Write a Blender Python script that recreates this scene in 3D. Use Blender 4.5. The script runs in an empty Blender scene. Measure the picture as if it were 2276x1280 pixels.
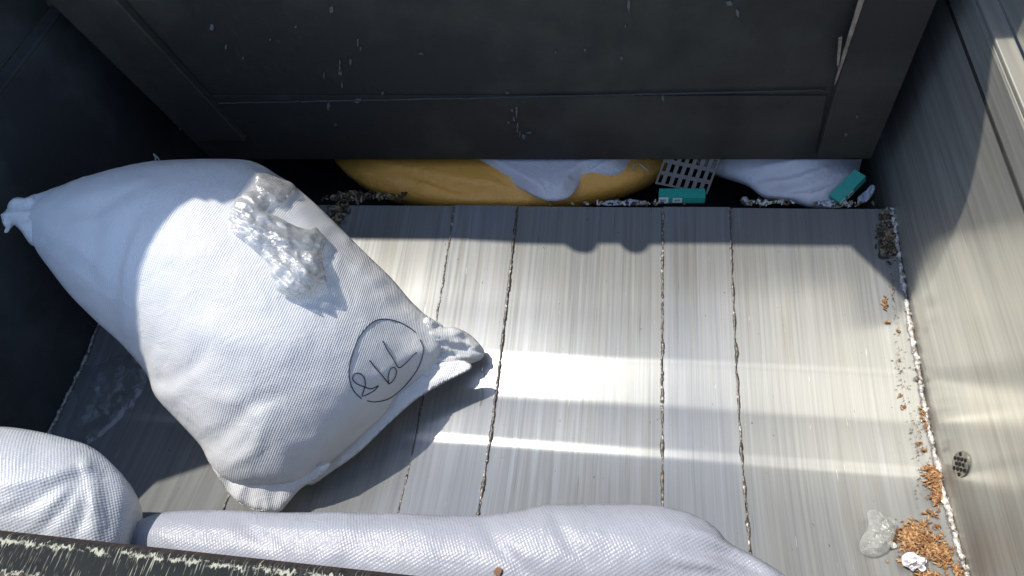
import bpy, bmesh, math, random
import numpy as np
from mathutils import Vector, Matrix, noise
from mathutils.bvhtree import BVHTree
from mathutils.geometry import delaunay_2d_cdt

random.seed(7); rng = np.random.default_rng(7)
scene = bpy.context.scene
COL = scene.collection
# ------------------------------------------------------------------ camera
H = 1.75                                   # phone height above the ground
F = 1450.0
DY = np.array([323.0, 2357.0, -F]); DY /= np.linalg.norm(DY)
DX = np.array([8138.0, -283.0, F]); DX -= DX.dot(DY) * DY; DX /= np.linalg.norm(DX)
DZ = np.cross(DX, DY)
cam_d = bpy.data.cameras.new('camera'); cam = bpy.data.objects.new('camera', cam_d); COL.objects.link(cam)
M3 = Matrix((DX.tolist(), DY.tolist(), DZ.tolist()))      # camera axes -> world
cam.matrix_world = Matrix.Translation((0, 0, H)) @ M3.to_4x4()
cam_d.sensor_width = 36; cam_d.lens = F / 2276 * 36
cam_d.clip_start = 0.02; cam_d.clip_end = 500
scene.camera = cam
# ------------------------------------------------------------------ light
SUN = Vector((-0.45, 0.20, 0.88)).normalized()            # towards the sun
w = bpy.data.worlds.new('World'); scene.world = w; w.use_nodes = True
nt = w.node_tree; bg = nt.nodes['Background']; sky = nt.nodes.new('ShaderNodeTexSky')
sky.sky_type = 'NISHITA'; sky.sun_disc = False
sky.sun_elevation = math.asin(SUN.z); sky.sun_rotation = math.atan2(SUN.x, SUN.y)
sky.air_density = 1.0; sky.dust_density = 0.6; sky.ozone_density = 1.5
nt.links.new(sky.outputs[0], bg.inputs[0]); bg.inputs[1].default_value = 0.15
sd = bpy.data.lights.new('sun', 'SUN'); sd.energy = 2.6; sd.angle = math.radians(0.5); sd.color = (1, 0.95, 0.86)
so = bpy.data.objects.new('sun', sd); COL.objects.link(so); so.location = (0, 0, 8)
so.rotation_euler = SUN.to_track_quat('Z', 'Y').to_euler()
scene.view_settings.view_transform = 'Standard'; scene.view_settings.look = 'None'
scene.view_settings.gamma = 1; scene.view_settings.exposure = 0.9
scene.cycles.max_bounces = 10; scene.cycles.transparent_max_bounces = 16

# ------------------------------------------------------------------ helpers
def ray(px, py):
    c = np.array([px - 1138.0, 640.0 - py, -F])
    return Vector((c.dot(DX), c.dot(DY), c.dot(DZ)))
CAM = Vector((0, 0, H))
def at(px, py, axis, val):
    r = ray(px, py); k = (val - CAM[axis]) / r[axis]
    return CAM + r * k
def onplane(px, py, p0, n):
    r = ray(px, py); return CAM + r * ((p0 - CAM).dot(n) / r.dot(n))

def tag(o, label=None, cat=None, group=None, kind=None):
    if label: o['label'] = label
    if cat: o['category'] = cat
    if group: o['group'] = group
    if kind: o['kind'] = kind
    return o
def empty(name, loc=(0, 0, 0)):
    o = bpy.data.objects.new(name, None); o.empty_display_size = .05; o.location = loc; COL.objects.link(o); return o
def mesh(name, vs, fs, mat, parent=None, smooth=False, uv=None, mats=None, fmat=None):
    me = bpy.data.meshes.new(name); me.from_pydata([tuple(v) for v in vs], [], [tuple(f) for f in fs])
    o = bpy.data.objects.new(name, me); COL.objects.link(o)
    for m in (mats or [mat]): me.materials.append(m)
    if fmat is not None: me.polygons.foreach_set('material_index', fmat)
    if smooth: me.polygons.foreach_set('use_smooth', [True] * len(me.polygons))
    if uv is not None:
        l = me.uv_layers.new(name='UVMap'); idx = np.empty(len(me.loops), dtype=np.int32)
        me.loops.foreach_get('vertex_index', idx)
        l.data.foreach_set('uv', np.asarray(uv, dtype=np.float32)[idx].ravel())
    me.update()
    if parent:
        o.parent = parent; o.matrix_parent_inverse = Matrix.Translation(parent.location).inverted() if parent.type == 'EMPTY' else Matrix.Identity(4)
    return o
def bevel(o, w=.003, seg=2):
    m = o.modifiers.new('bevel', 'BEVEL'); m.width = w; m.segments = seg; m.limit_method = 'ANGLE'; return o
def box_vf(x0, x1, y0, y1, z0, z1):
    vs = [(x0,y0,z0),(x1,y0,z0),(x1,y1,z0),(x0,y1,z0),(x0,y0,z1),(x1,y0,z1),(x1,y1,z1),(x0,y1,z1)]
    fs = [(0,3,2,1),(4,5,6,7),(0,1,5,4),(1,2,6,5),(2,3,7,6),(3,0,4,7)]
    return vs, fs
def box(name, x0, x1, y0, y1, z0, z1, mat, parent=None, bev=.002):
    vs, fs = box_vf(x0, x1, y0, y1, z0, z1)
    o = mesh(name, vs, fs, mat, parent)
    return bevel(o, bev) if bev else o
def prism(name, pts, axis, a0, a1, mat, parent=None, bev=.002):
    """polygon pts (2D) extruded along axis between a0 and a1"""
    def mk(p, a):
        return {0: (a, p[0], p[1]), 1: (p[0], a, p[1]), 2: (p[0], p[1], a)}[axis]
    n = len(pts); vs = [mk(p, a0) for p in pts] + [mk(p, a1) for p in pts]
    fs = [tuple(range(n))[::-1], tuple(range(n, 2 * n))] + [(i, (i + 1) % n, n + (i + 1) % n, n + i) for i in range(n)]
    o = mesh(name, vs, fs, mat, parent)
    bm = bmesh.new(); bm.from_mesh(o.data); bmesh.ops.recalc_face_normals(bm, faces=bm.faces); bm.to_mesh(o.data); bm.free()
    return bevel(o, bev) if bev else o
def tube_vf(pts, rad, seg=8):
    pts = [Vector(p) for p in pts]; vs, fs = [], []
    for i, p in enumerate(pts):
        t = (pts[min(i + 1, len(pts) - 1)] - pts[max(i - 1, 0)]).normalized()
        a = t.cross(Vector((0, 0, 1)) if abs(t.z) < .9 else Vector((1, 0, 0))).normalized(); b = t.cross(a)
        r = rad(i) if callable(rad) else rad
        for k in range(seg):
            an = 2 * math.pi * k / seg; vs.append(p + (a * math.cos(an) + b * math.sin(an)) * r)
    for i in range(len(pts) - 1):
        for k in range(seg):
            fs.append((i*seg+k, i*seg+(k+1) % seg, (i+1)*seg+(k+1) % seg, (i+1)*seg+k))
    n = len(pts); fs.append(tuple(range(seg))[::-1]); fs.append(tuple(range((n-1)*seg, n*seg)))
    return vs, fs
def join_vf(L):
    V, Fc = [], []
    for vs, fs in L:
        o = len(V); V += list(vs); Fc += [tuple(i + o for i in f) for f in fs]
    return V, Fc
def fnoise(p, s, seed=0.0, oct=4):
    return noise.fractal(Vector((p[0]*s+seed, p[1]*s-seed*.7, p[2]*s+seed*.3)), .9, 2.0, oct)
def ridged(p, s, seed=0.0, oct=4):
    t = 0; a = 1; tot = 0
    for k in range(oct):
        q = Vector((p[0]*s+seed+k*7.1, p[1]*s-seed, p[2]*s+k*3.3))
        t += a * (1 - abs(noise.noise(q)) * 2); tot += a; a *= .55; s *= 2
    return t / tot
def catmull(pts, step, closed=True):
    P = [np.array(p, float) for p in pts]; n = len(P); out = []
    rngi = range(n) if closed else range(n - 1)
    for i in rngi:
        g = (lambda k: P[k % n]) if closed else (lambda k: P[min(max(k, 0), n - 1)])
        p0, p1, p2, p3 = g(i-1), g(i), g(i+1), g(i+2)
        m = max(2, int(np.linalg.norm(p2 - p1) / step))
        for j in range(m):
            t = j / m
            out.append(.5*((2*p1)+(-p0+p2)*t+(2*p0-5*p1+4*p2-p3)*t*t+(-p0+3*p1-3*p2+p3)*t**3))
    if not closed: out.append(P[-1])
    return out

# ------------------------------------------------------------------ materials
class NB:
    def __init__(s, name):
        s.m = bpy.data.materials.new(name); s.m.use_nodes = True; s.t = s.m.node_tree; s.n = s.t.nodes
        s.b = s.n['Principled BSDF']; s.o = s.n['Material Output']
    def add(s, ty, **kw):
        n = s.n.new('ShaderNode' + ty)
        for k, v in kw.items():
            if k.startswith('i_'):
                n.inputs[k[2:].replace('_', ' ')].default_value = v
            else: setattr(n, k, v)
        return n
    def ln(s, a, b): s.t.links.new(a, b)
    def coord(s, scale=(1,1,1), rot=(0,0,0), uv=False, loc=(0,0,0)):
        tc = s.add('TexCoord'); mp = s.add('Mapping'); mp.inputs['Scale'].default_value = scale
        mp.inputs['Rotation'].default_value = rot; mp.inputs['Location'].default_value = loc
        s.ln(tc.outputs['UV' if uv else 'Object'], mp.inputs[0]); return mp.outputs[0]
    def noise(s, co, scale, detail=4, rough=.55, dist=0):
        n = s.add('TexNoise'); n.inputs['Scale'].default_value = scale; n.inputs['Detail'].default_value = detail
        n.inputs['Roughness'].default_value = rough; n.inputs['Distortion'].default_value = dist
        s.ln(co, n.inputs['Vector']); return n.outputs['Fac']
    def ramp(s, f, stops):
        r = s.add('ValToRGB'); e = r.color_ramp.elements
        while len(e) < len(stops): e.new(.5)
        for i, (p, c) in enumerate(stops):
            e[i].position = p; e[i].color = (c, c, c, 1) if isinstance(c, (int, float)) else (*c, 1)
        s.ln(f, r.inputs[0]); return r.outputs[0]
    def mix(s, f, a, b, blend='MIX'):
        m = s.add('Mix', data_type='RGBA', blend_type=blend)
        for sock, v in ((m.inputs[0], f), (m.inputs[6], a), (m.inputs[7], b)):
            if hasattr(v, 'links'): s.ln(v, sock)
            elif isinstance(v, (int, float)): sock.default_value = v
            else: sock.default_value = (*v, 1)
        return m.outputs[2]
    def math(s, op, a, b=0, c=0, clamp=False):
        m = s.add('Math', operation=op, use_clamp=clamp)
        for i, v in enumerate((a, b, c)):
            if hasattr(v, 'links'): s.ln(v, m.inputs[i])
            else: m.inputs[i].default_value = v
        return m.outputs[0]
    def bump(s, h, strength, dist, normal=None):
        b = s.add('Bump'); b.inputs['Strength'].default_value = strength; b.inputs['Distance'].default_value = dist
        s.ln(h, b.inputs['Height'])
        if normal: s.ln(normal, b.inputs['Normal'])
        return b.outputs[0]
    def set(s, **kw):
        names = dict(col='Base Color', metal='Metallic', rough='Roughness', normal='Normal', spec='Specular IOR Level',
                     aniso='Anisotropic', tangent='Tangent', alpha='Alpha', trans='Transmission Weight', coat='Coat Weight', coatr='Coat Roughness', sheen='Sheen Weight')
        for k, v in kw.items():
            sk = s.b.inputs[names[k]]
            if hasattr(v, 'links'): s.ln(v, sk)
            elif isinstance(v, (int, float)): sk.default_value = v
            else: sk.default_value = (*v, 1)
        return s.m

def steel(name, c_lo, c_hi, metal=.75, rough=.36, axis='y', aniso=.7, streak=1.0, warm=0.5, uvmap=False, stain=.5):
    b = NB(name)
    sc = {'y': (140, 1.7, 0), 'diag': (30, 2.2, 42)}[axis]
    rot = (0, 0, 0) if axis == 'y' else (math.radians(-6), 0, 0)
    co = b.coord(sc, rot)
    n1 = b.noise(co, 1.0, 2, .6); n2 = b.noise(b.coord((430, 3.0, 0) if axis == 'y' else (60, 3.5, 150), rot, loc=(3, 3, 1)), 1.0, 2, .6)
    big = b.noise(b.coord((10, 1.8, 0 if axis == 'y' else 10)), 1, 3, .5)
    if axis == 'y': co3 = b.coord((12, 1.4, 0))
    else: co3 = b.coord((10, 1.4, 7), rot)
    n3 = b.noise(co3, 1.0, 3, .5)
    st = b.math('MULTIPLY_ADD', n2, .4, b.math('MULTIPLY', n1, .6))
    col = b.ramp(st, [(.34, c_lo), (.62, c_hi)])
    wm = b.ramp(n3, [(.42, 0.0), (.7, 1.0)])
    col = b.mix(b.math('MULTIPLY', wm, warm), col, (c_hi[0]*.92, c_hi[1]*.84, c_hi[2]*.68))
    dk = b.ramp(n3, [(.2, 1.0), (.42, 0.0)])
    col = b.mix(b.math('MULTIPLY', dk, stain), col, (c_lo[0]*.75, c_lo[1]*.75, c_lo[2]*.75))
    bl = b.ramp(b.noise(b.coord((38, 1.6, 0) if axis == 'y' else (20, 1.2, 26), rot, loc=(4, 2, 7)), 1.0, 4, .65), [(.50, 0.0), (.62, 1.0)])
    bl = b.math('MULTIPLY', bl, b.ramp(b.noise(b.coord((3, .7, 3), loc=(9, 0, 0)), 1, 2), [(.42, .08), (.6, .55)]))
    if axis != 'y': bl = b.math('MULTIPLY', bl, .25)
    col = b.mix(bl, col, (c_hi[0]*1.22, c_hi[1]*1.26, c_hi[2]*1.30))
    bn = b.ramp(b.noise(b.coord((52, 1.8, 0) if axis == 'y' else (20, 1.2, 36), rot, loc=(1, 6, 3)), 1.0, 4, .65), [(.56, 0.0), (.66, 1.0)])
    bn = b.math('MULTIPLY', bn, b.ramp(b.noise(b.coord((2.5, .6, 2.5), loc=(2, 5, 0)), 1, 2), [(.45, .08), (.62, .5)]))
    if axis != 'y': bn = b.math('MULTIPLY', bn, .4)
    col = b.mix(bn, col, (c_lo[0]*.95, c_lo[1]*.80, c_lo[2]*.58))
    # fine dark gouges
    co4 = b.coord((260, 4.5, 0) if axis == 'y' else (90, 5, 130), rot); g = b.ramp(b.noise(co4, 1.0, 2, .5), [(.70, 0.0), (.76, 1.0)])
    col = b.mix(b.math('MULTIPLY', g, .55*streak), col, (.09, .085, .075))
    if axis == 'y':
        sp = b.ramp(b.noise(b.coord((120, 60, 0), (0, 0, .3)), 1.0, 2, .5), [(.73, 0.0), (.76, 1.0)]); col = b.mix(b.math('MULTIPLY', sp, .6), col, (.07, .06, .05))
        pale = b.ramp(b.noise(b.coord((160, 14, 0), (0, 0, -.25), loc=(3, 8, 0)), 1.0, 2, .5), [(.73, 0.0), (.77, 1.0)]); col = b.mix(b.math('MULTIPLY', pale, .5), col, (.6, .6, .58))
    r = b.math('MULTIPLY_ADD', n1, .05, rough - .025)
    r = b.math('MULTIPLY_ADD', big, .05, b.math('SUBTRACT', r, .02))
    h = b.math('MULTIPLY_ADD', n2, .5, n1)
    nm = b.bump(h, .02*streak, .0005)
    nm = b.bump(b.noise(b.coord((9, 1.0, 0 if axis == 'y' else 9)), 1, 1, .5), .05, .003, nm)
    tg = b.add('Tangent', direction_type='UV_MAP') if uvmap else None
    kw = dict(col=col, metal=metal, rough=r, normal=nm, aniso=aniso)
    if tg: kw['tangent'] = tg.outputs[0]; b.b.inputs['Anisotropic Rotation'].default_value = .0
    return b.set(**kw)
M = {}
M['floor'] = steel('floor_steel', (.215, .220, .217), (.30, .305, .294), metal=.43, rough=.235, uvmap=True, warm=.22, stain=.15, aniso=.86)
M['strip'] = steel('strip_steel', (.235, .242, .242), (.315, .322, .318), metal=.47, rough=.225, uvmap=True, warm=.22, stain=.15, aniso=.86)
M['wall'] = steel('wall_steel', (.28, .275, .25), (.44, .43, .39), metal=.62, rough=.50, axis='diag', aniso=.0, warm=.3, stain=.5, streak=.7)

def black_paint(name, base=(.030, .027, .022), chips=1.0):
    b = NB(name)
    co = b.coord((1, 1, 1)); big = b.noise(co, 4, 5, .6); fine = b.noise(co, 60, 4, .7)
    cos = b.coord((40, 8, 7)); chip = b.ramp(b.noise(cos, 1.0, 3, .6), [(.745, 0.0), (.765, 1.0)])
    col = b.mix(b.ramp(big, [(.46, 0.0), (.72, 1.0)]), base, (base[0]*2.1, base[1]*2.1, base[2]*2.0))
    col = b.mix(b.math('MULTIPLY', b.ramp(fine, [(.55, 0.0), (.8, 1.0)]), .25), col, (.09, .085, .075))
    if chips: col = b.mix(b.math('MULTIPLY', chip, .45*chips), col, (.26, .25, .22))
    nm = b.bump(fine, .25, .001); nm = b.bump(big, .3, .01, nm)
    return b.set(col=col, rough=b.math('MULTIPLY_ADD', fine, .3, .42), normal=nm, spec=.35)
M['blade'] = black_paint('black_blade_paint')
M['side'] = black_paint('dark_side', (.042, .044, .044), .5)  # darker base than the wall steel, for left side and lip plate
M['dark'] = black_paint('dark_inside', (.012, .013, .014), 0)

def weave_mat(name, col=(.78, .79, .80), cell=.0045, dots=.35, bumpd=.0012, stripes=False, dirt=.25, rough=.42, tint=(.62, .60, .56), crinkle=.5, trl=.10):
    b = NB(name)
    uv = b.coord((1/cell, 1/cell, 1), (0, 0, .25), uv=True)
    sep = b.add('SeparateXYZ'); b.ln(uv, sep.inputs[0])
    sx = b.math('SINE', b.math('MULTIPLY', sep.outputs[0], 6.2832)); sy = b.math('SINE', b.math('MULTIPLY', sep.outputs[1], 6.2832))
    if stripes: wv = b.math('MULTIPLY_ADD', sy, .15, b.math('MULTIPLY_ADD', sx, .35, .5))
    else: wv = b.math('MULTIPLY_ADD', b.math('MULTIPLY', sx, sy), .5, .5)
    co = b.coord(); big = b.noise(co, 5, 4, .6); mid = b.noise(co, 22, 5, .65, .6); wob = b.noise(b.coord((1, 1, 1), loc=(3, 1, 2)), 9, 3)
    shiny = b.ramp(wob, [(.38, 0.0), (.62, 1.0)])
    d = b.math('MULTIPLY', b.math('MULTIPLY_ADD', shiny, .6, .4), dots)
    lo = tuple(c*.70 for c in col)
    c1 = b.mix(b.math('MULTIPLY', b.math('SUBTRACT', 1.0, wv), d), col, lo)
    c1 = b.mix(b.math('MULTIPLY', b.ramp(big, [(.42, 0.0), (.72, 1.0)]), dirt), c1, tint)
    c1 = b.mix(b.math('MULTIPLY', b.ramp(mid, [(.5, 0.0), (.8, 1.0)]), dirt*.8), c1, tuple(t*.9 for t in tint))
    rd = b.add('TexNoise', noise_type='RIDGED_MULTIFRACTAL') if hasattr(bpy.types.ShaderNodeTexNoise, 'noise_type') else b.add('TexNoise')
    rd.inputs['Scale'].default_value = 14; rd.inputs['Detail'].default_value = 4; b.ln(co, rd.inputs['Vector'])
    cr = b.math('MULTIPLY_ADD', mid, .8, b.math('MULTIPLY', rd.outputs['Fac'], .12))
    nm = b.bump(cr, crinkle, .012)
    nm = b.bump(wv, .6, bumpd, nm)
    m = b.set(col=c1, rough=rough, normal=nm, spec=.5)
    # woven plastic lets a little light through
    tr = b.add('BsdfTranslucent'); b.ln(c1, tr.inputs[0]); b.ln(nm, tr.inputs['Normal'])
    ms = b.add('MixShader'); ms.inputs[0].default_value = trl
    b.ln(b.b.outputs[0], ms.inputs[1]); b.ln(tr.outputs[0], ms.inputs[2]); b.ln(ms.outputs[0], b.o.inputs[0])
    return m
M['sack'] = weave_mat('white_woven', (.80, .795, .775), .0038, .30, .0010, stripes=True, dirt=.18, crinkle=.30, trl=.10, tint=(.60, .62, .65))
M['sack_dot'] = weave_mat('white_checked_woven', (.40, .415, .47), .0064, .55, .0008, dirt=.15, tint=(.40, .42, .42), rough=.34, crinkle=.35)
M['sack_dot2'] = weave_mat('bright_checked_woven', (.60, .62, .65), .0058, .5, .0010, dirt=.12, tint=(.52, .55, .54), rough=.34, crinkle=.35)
M['sack_yel'] = weave_mat('yellow_woven', (.88, .43, .08), .004, .2, .0006, stripes=True, dirt=.2, tint=(.5, .27, .07))
M['sack_grey'] = weave_mat('greyish_woven', (.66, .65, .68), .004, .2, .0006, stripes=True, dirt=.35, tint=(.45, .42, .42))

def plastic_film(name, clear=.55, milk=.25, rough=.12, scale=60, tint=(.9, .93, .93)):
    b = NB(name); co = b.coord(); n1 = b.noise(co, scale, 5, .65, .8); n2 = b.noise(co, scale*.3, 3, .6)
    nm = b.bump(b.math('MULTIPLY_ADD', n2, .8, n1), .7, .006)
    gl = b.add('BsdfGlossy'); gl.inputs['Roughness'].default_value = rough; b.ln(nm, gl.inputs['Normal'])
    df = b.add('BsdfDiffuse'); df.inputs[0].default_value = (*tint, 1); b.ln(nm, df.inputs['Normal'])
    tl = b.add('BsdfTranslucent'); tl.inputs[0].default_value = (*tint, 1)
    dm = b.add('MixShader'); dm.inputs[0].default_value = .5; b.ln(df.outputs[0], dm.inputs[1]); b.ln(tl.outputs[0], dm.inputs[2])
    tr = b.add('BsdfTransparent'); tr.inputs[0].default_value = (.97, .98, .98, 1)
    m1 = b.add('MixShader'); mk = b.ramp(n2, [(.35, milk*.5), (.7, min(1, milk*1.6))]); b.ln(mk, m1.inputs[0])
    b.ln(tr.outputs[0], m1.inputs[1]); b.ln(dm.outputs[0], m1.inputs[2])
    lw = b.add('LayerWeight'); lw.inputs[0].default_value = .35; b.ln(nm, lw.inputs['Normal'])
    fac = b.math('MULTIPLY_ADD', lw.outputs['Fresnel'], .32, .07, clamp=True)
    m2 = b.add('MixShader'); b.ln(fac, m2.inputs[0]); b.ln(m1.outputs[0], m2.inputs[1]); b.ln(gl.outputs[0], m2.inputs[2])
    b.ln(m2.outputs[0], b.o.inputs[0]); b.n.remove(b.b)
    return b.m
M['film'] = plastic_film('clear_crumpled_film', .66, .46, .20, 55, (.97, .97, .97))
M['film_thin'] = plastic_film('clear_thin_film', .68, .16, .25, 22)
M['bagclear'] = plastic_film('clear_small_bag', .62, .42, .15, 60, (.92, .93, .88))

def simple(name, col, rough=.5, metal=0, bump=0, scale=80, var=.25, spec=.5):
    b = NB(name); co = b.coord(); n = b.noise(co, scale, 4, .6)
    c = b.mix(b.ramp(n, [(.3, 0.0), (.7, 1.0)]), tuple(x*(1-var) for x in col), tuple(min(1, x*(1+var*.5)) for x in col))
    kw = dict(col=c, rough=rough, metal=metal, spec=spec)
    if bump: kw['normal'] = b.bump(n, .6, bump)
    return b.set(**kw)
M['ink'] = simple('black_marker_ink', (.03, .03, .05), .5, var=.1)
def weld_mat():
    b = NB('weld_metal'); co = b.coord(); n = b.noise(co, 90, 3, .6); n2 = b.noise(co, 35, 3, .6)
    c = b.ramp(n, [(.40, (.07, .06, .05)), (.58, (.17, .15, .13)), (.68, (.5, .49, .47))])
    c = b.mix(b.ramp(n2, [(.62, 0.0), (.7, .7)]), c, (.24, .11, .04))
    return b.set(col=c, metal=.5, rough=.42, normal=b.bump(n, .8, .004))
M['weld'] = weld_mat()
def weldw_mat():
    b = NB('chalky_weld_metal'); co = b.coord(); n = b.noise(co, 110, 3, .7); n2 = b.noise(co, 28, 3, .6)
    c = b.ramp(n, [(.34, (.10, .085, .07)), (.48, (.42, .38, .34)), (.62, (.80, .78, .74))])
    c = b.mix(b.ramp(n2, [(.56, 0.0), (.66, .8)]), c, (.16, .12, .08))
    return b.set(col=c, metal=.25, rough=.5, normal=b.bump(n, .8, .004))
M['weldw'] = weldw_mat()
def sill_mat():
    b = NB('scratched_black_sill'); tc = b.add('TexCoord'); sp = b.add('SeparateXYZ'); b.ln(tc.outputs['Object'], sp.inputs[0])
    n = b.noise(b.coord(), 40, 4, .6); base = b.mix(n, (.010, .011, .0105), (.026, .028, .026))
    # worn paint along the inner lip and along the outer edge
    y = sp.outputs[1]
    warp = b.noise(b.coord((150, 30, 20), (0, 0, .6)), 1.0, 5, .75)
    yy = b.math('MULTIPLY_ADD', b.math('SUBTRACT', warp, .5), .030, y)
    def band(lo, hi):
        return b.math('MULTIPLY', b.math('GREATER_THAN', yy, lo), b.math('LESS_THAN', yy, hi))
    e1 = band(.0795, .0838); e2 = band(.046, .0485)
    br = b.ramp(b.noise(b.coord((42, 60, 20)), 1.0, 4, .7), [(.45, 0.0), (.53, 1.0)])
    e = b.math('MULTIPLY', b.math('MAXIMUM', e1, e2), br)
    sc1 = b.ramp(b.noise(b.coord((420, 22, 20), (0, 0, .95)), 1.0, 2, .5), [(.61, 0.0), (.65, 1.0)])
    sc2 = b.ramp(b.noise(b.coord((650, 40, 20), (0, 0, .75), loc=(5, 2, 0)), 1.0, 2, .5), [(.64, 0.0), (.68, 1.0)])
    sc = b.math('MULTIPLY', b.math('MAXIMUM', sc1, sc2), b.ramp(b.noise(b.coord((14, 30, 10), loc=(2, 2, 2)), 1, 3), [(.42, 0.1), (.6, 1.0)]))
    c = b.mix(b.math('MULTIPLY', sc, .75), base, (.42, .40, .30))
    c = b.mix(e, c, (.40, .385, .29))
    rust = band(.0885, .11); c = b.mix(b.math('MULTIPLY', rust, .8), c, (.045, .034, .03))
    rust2 = b.math('LESS_THAN', yy, .045); c = b.mix(b.math('MULTIPLY', rust2, .6), c, (.12, .08, .07))
    return b.set(col=c, rough=.8, spec=.12, normal=b.bump(n, .4, .001))
M['sill'] = sill_mat()

# ------------------------------------------------------------------ setting
gm = NB('asphalt'); co = gm.coord(); n = gm.noise(co, 90, 5, .7); n2 = gm.noise(co, .8, 4)
gm.set(col=gm.mix(n2, gm.mix(n, (.03, .03, .032), (.085, .082, .08)), (.06, .058, .055)), rough=.9, normal=gm.bump(n, .6, .01))
g = mesh('ground', [(-150, -150, 0), (150, -150, 0), (150, 150, 0), (-150, 150, 0)], [(0, 1, 2, 3)], gm.m)
tag(g, 'grey asphalt yard under the truck', 'ground', kind='structure')

XL, XR = -1.31, .588
YF, YN = 1.014, .062                       # far lip and near end of the hopper floor
knots = [(-1, -.26), (.22, -.20), (.34, -.12), (.418, -.050), (.424, .01), (.430, .070), (.438, .050), (.446, .000), (.525, .008), (.540, .076), (.600, .112),
         (.626, .150), (.640, .085), (.745, .104), (.762, .116), (.95, .152), (2, .22)]
ys = np.linspace(-.1, 1.2, 1301); sl = np.interp(ys, [k[0] for k in knots], [k[1] for k in knots])
zs = np.concatenate([[0], np.cumsum((sl[1:] + sl[:-1]) / 2 * (ys[1] - ys[0]))])
zs = zs - np.interp(.55, ys, zs) + .447
def fz(y): return float(np.interp(y, ys, zs))
def floorpt(px, py, dz=0.0):
    z = .45
    for _ in range(6):
        p = at(px, py, 2, z + dz); z = fz(p.y)
    return at(px, py, 2, z + dz)

truck = empty('garbage_truck', (0, .6, 0))
tag(truck, 'rear hopper of a garbage truck with black packer blade and bare steel floor', 'garbage truck')

def sheet(name, x0, x1, mat, lift=0.0, th=.006, y0=YN, y1=YF):
    yv = sorted(set(np.round(np.concatenate([np.arange(y0, y1, .02), np.arange(.41, .46, .002), np.arange(.52, .55, .003), np.arange(.62, .65, .003), [y0, y1]]), 4)))
    yv = [v for v in yv if y0 <= v <= y1]; nx = max(3, int((x1 - x0) / .03) + 1); xv = np.linspace(x0, x1, nx)
    vs, uv, fs = [], [], []
    for y in yv:
        for x in xv:
            wob = .0012 * noise.noise(Vector((x*5, y*3, 3.3 + x0)))
            vs.append((x, y, fz(y) + lift + wob)); uv.append((x, y))
    m = len(vs)
    for (x, y, z) in list(vs): vs.append((x, y, z - th)); uv.append((x, y))
    for i in range(len(yv) - 1):
        for j in range(nx - 1):
            a = i*nx+j; fs.append((a, a+1, a+nx+1, a+nx)); fs.append((m+a, m+a+nx, m+a+nx+1, m+a+1))
    for i in range(len(yv) - 1):
        a = i*nx; fs.append((a, a+nx, m+a+nx, m+a)); a = i*nx+nx-1; fs.append((a, m+a, m+a+nx, a+nx))
    for j in range(nx - 1):
        fs.append((j, m+j, m+j+1, j+1)); a = (len(yv)-1)*nx+j; fs.append((a, a+1, m+a+1, m+a))
    top = len(yv)*nx
    # own vertices for the skirts so the top keeps clean normals
    V2, F2, U2, mp = list(vs[:top]), [], list(uv[:top]), {}
    for f in fs:
        if all(i < top for i in f): F2.append(f); continue
        g = []
        for i in f:
            if i not in mp: mp[i] = len(V2); V2.append(vs[i]); U2.append(uv[i])
            g.append(mp[i])
        F2.append(tuple(g))
    return mesh(name, V2, F2, mat, truck, smooth=False, uv=U2)
def smooth_top(o):
    me = o.data; me.polygons.foreach_set('use_smooth', [abs(p.normal.z) > .9 for p in me.polygons]); return o
S0, S1, S2, S3, S4 = -.80, -.431, -.271, .081, .233
for a, b_ in ((XL, S0), (S0, S1), (S2, S3), (S4, XR)):
    smooth_top(sheet('floor_sheet', a + .001, b_ - .001, M['floor'], 0))
for a, b_ in ((S1, S2), (S3, S4)):
    smooth_top(sheet('wear_strip', a + .0015, b_ - .0015, M['strip'], .003, .008))
def weld(name, x, y0, y1, r, mat, seed, lift=0.001, fx=None, seg=7):
    n = int((y1 - y0) / .0025); pts = []
    for i in range(n):
        y = y0 + (y1 - y0) * i / (n - 1)
        pts.append((x + .0028*noise.noise(Vector((y*28, seed, 0))) + .0014*noise.noise(Vector((y*95, seed, 4))), y, fz(y) + lift))
    return tube_vf(pts, lambda i: max(.0006, r*(.72 + .35*noise.noise(Vector((pts[i][1]*150, seed, 9))) + .7*noise.noise(Vector((pts[i][1]*28, seed, 2))))), seg)
for x, sd_, r in ((S0, 1, .0028), (S1, 2, .0034), (S2, 3, .0044), (S3, 4, .0046), (S4, 5, .0038)):
    vs, fs = weld('w', x, YN, YF, r, None, sd_, .0015)
    mesh('weld_seam', vs, fs, M['weld'], truck, smooth=True)
for x, sd_, r in ((XL + .004, 11, .0045), (XR - .005, 12, .0062)):
    L = [weld('w', x, YN, YF, r, None, sd_, .003)]
    for k in range(150):                                   # spatter on the bead
        y = random.uniform(YN, YF); rr = random.uniform(.001, .004); px_ = x + random.gauss(0, .004)
        bm = bmesh.new(); bmesh.ops.create_icosphere(bm, subdivisions=1, radius=rr)
        L.append(([(v.co.x + px_, v.co.y*1.6 + y, v.co.z*.7 + fz(y) + .005) for v in bm.verts], [tuple(v.index for v in f.verts) for f in bm.faces])); bm.free()
    vs, fs = join_vf(L); mesh('weld_seam', vs, fs, M['weldw'], truck, smooth=True)

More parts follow.
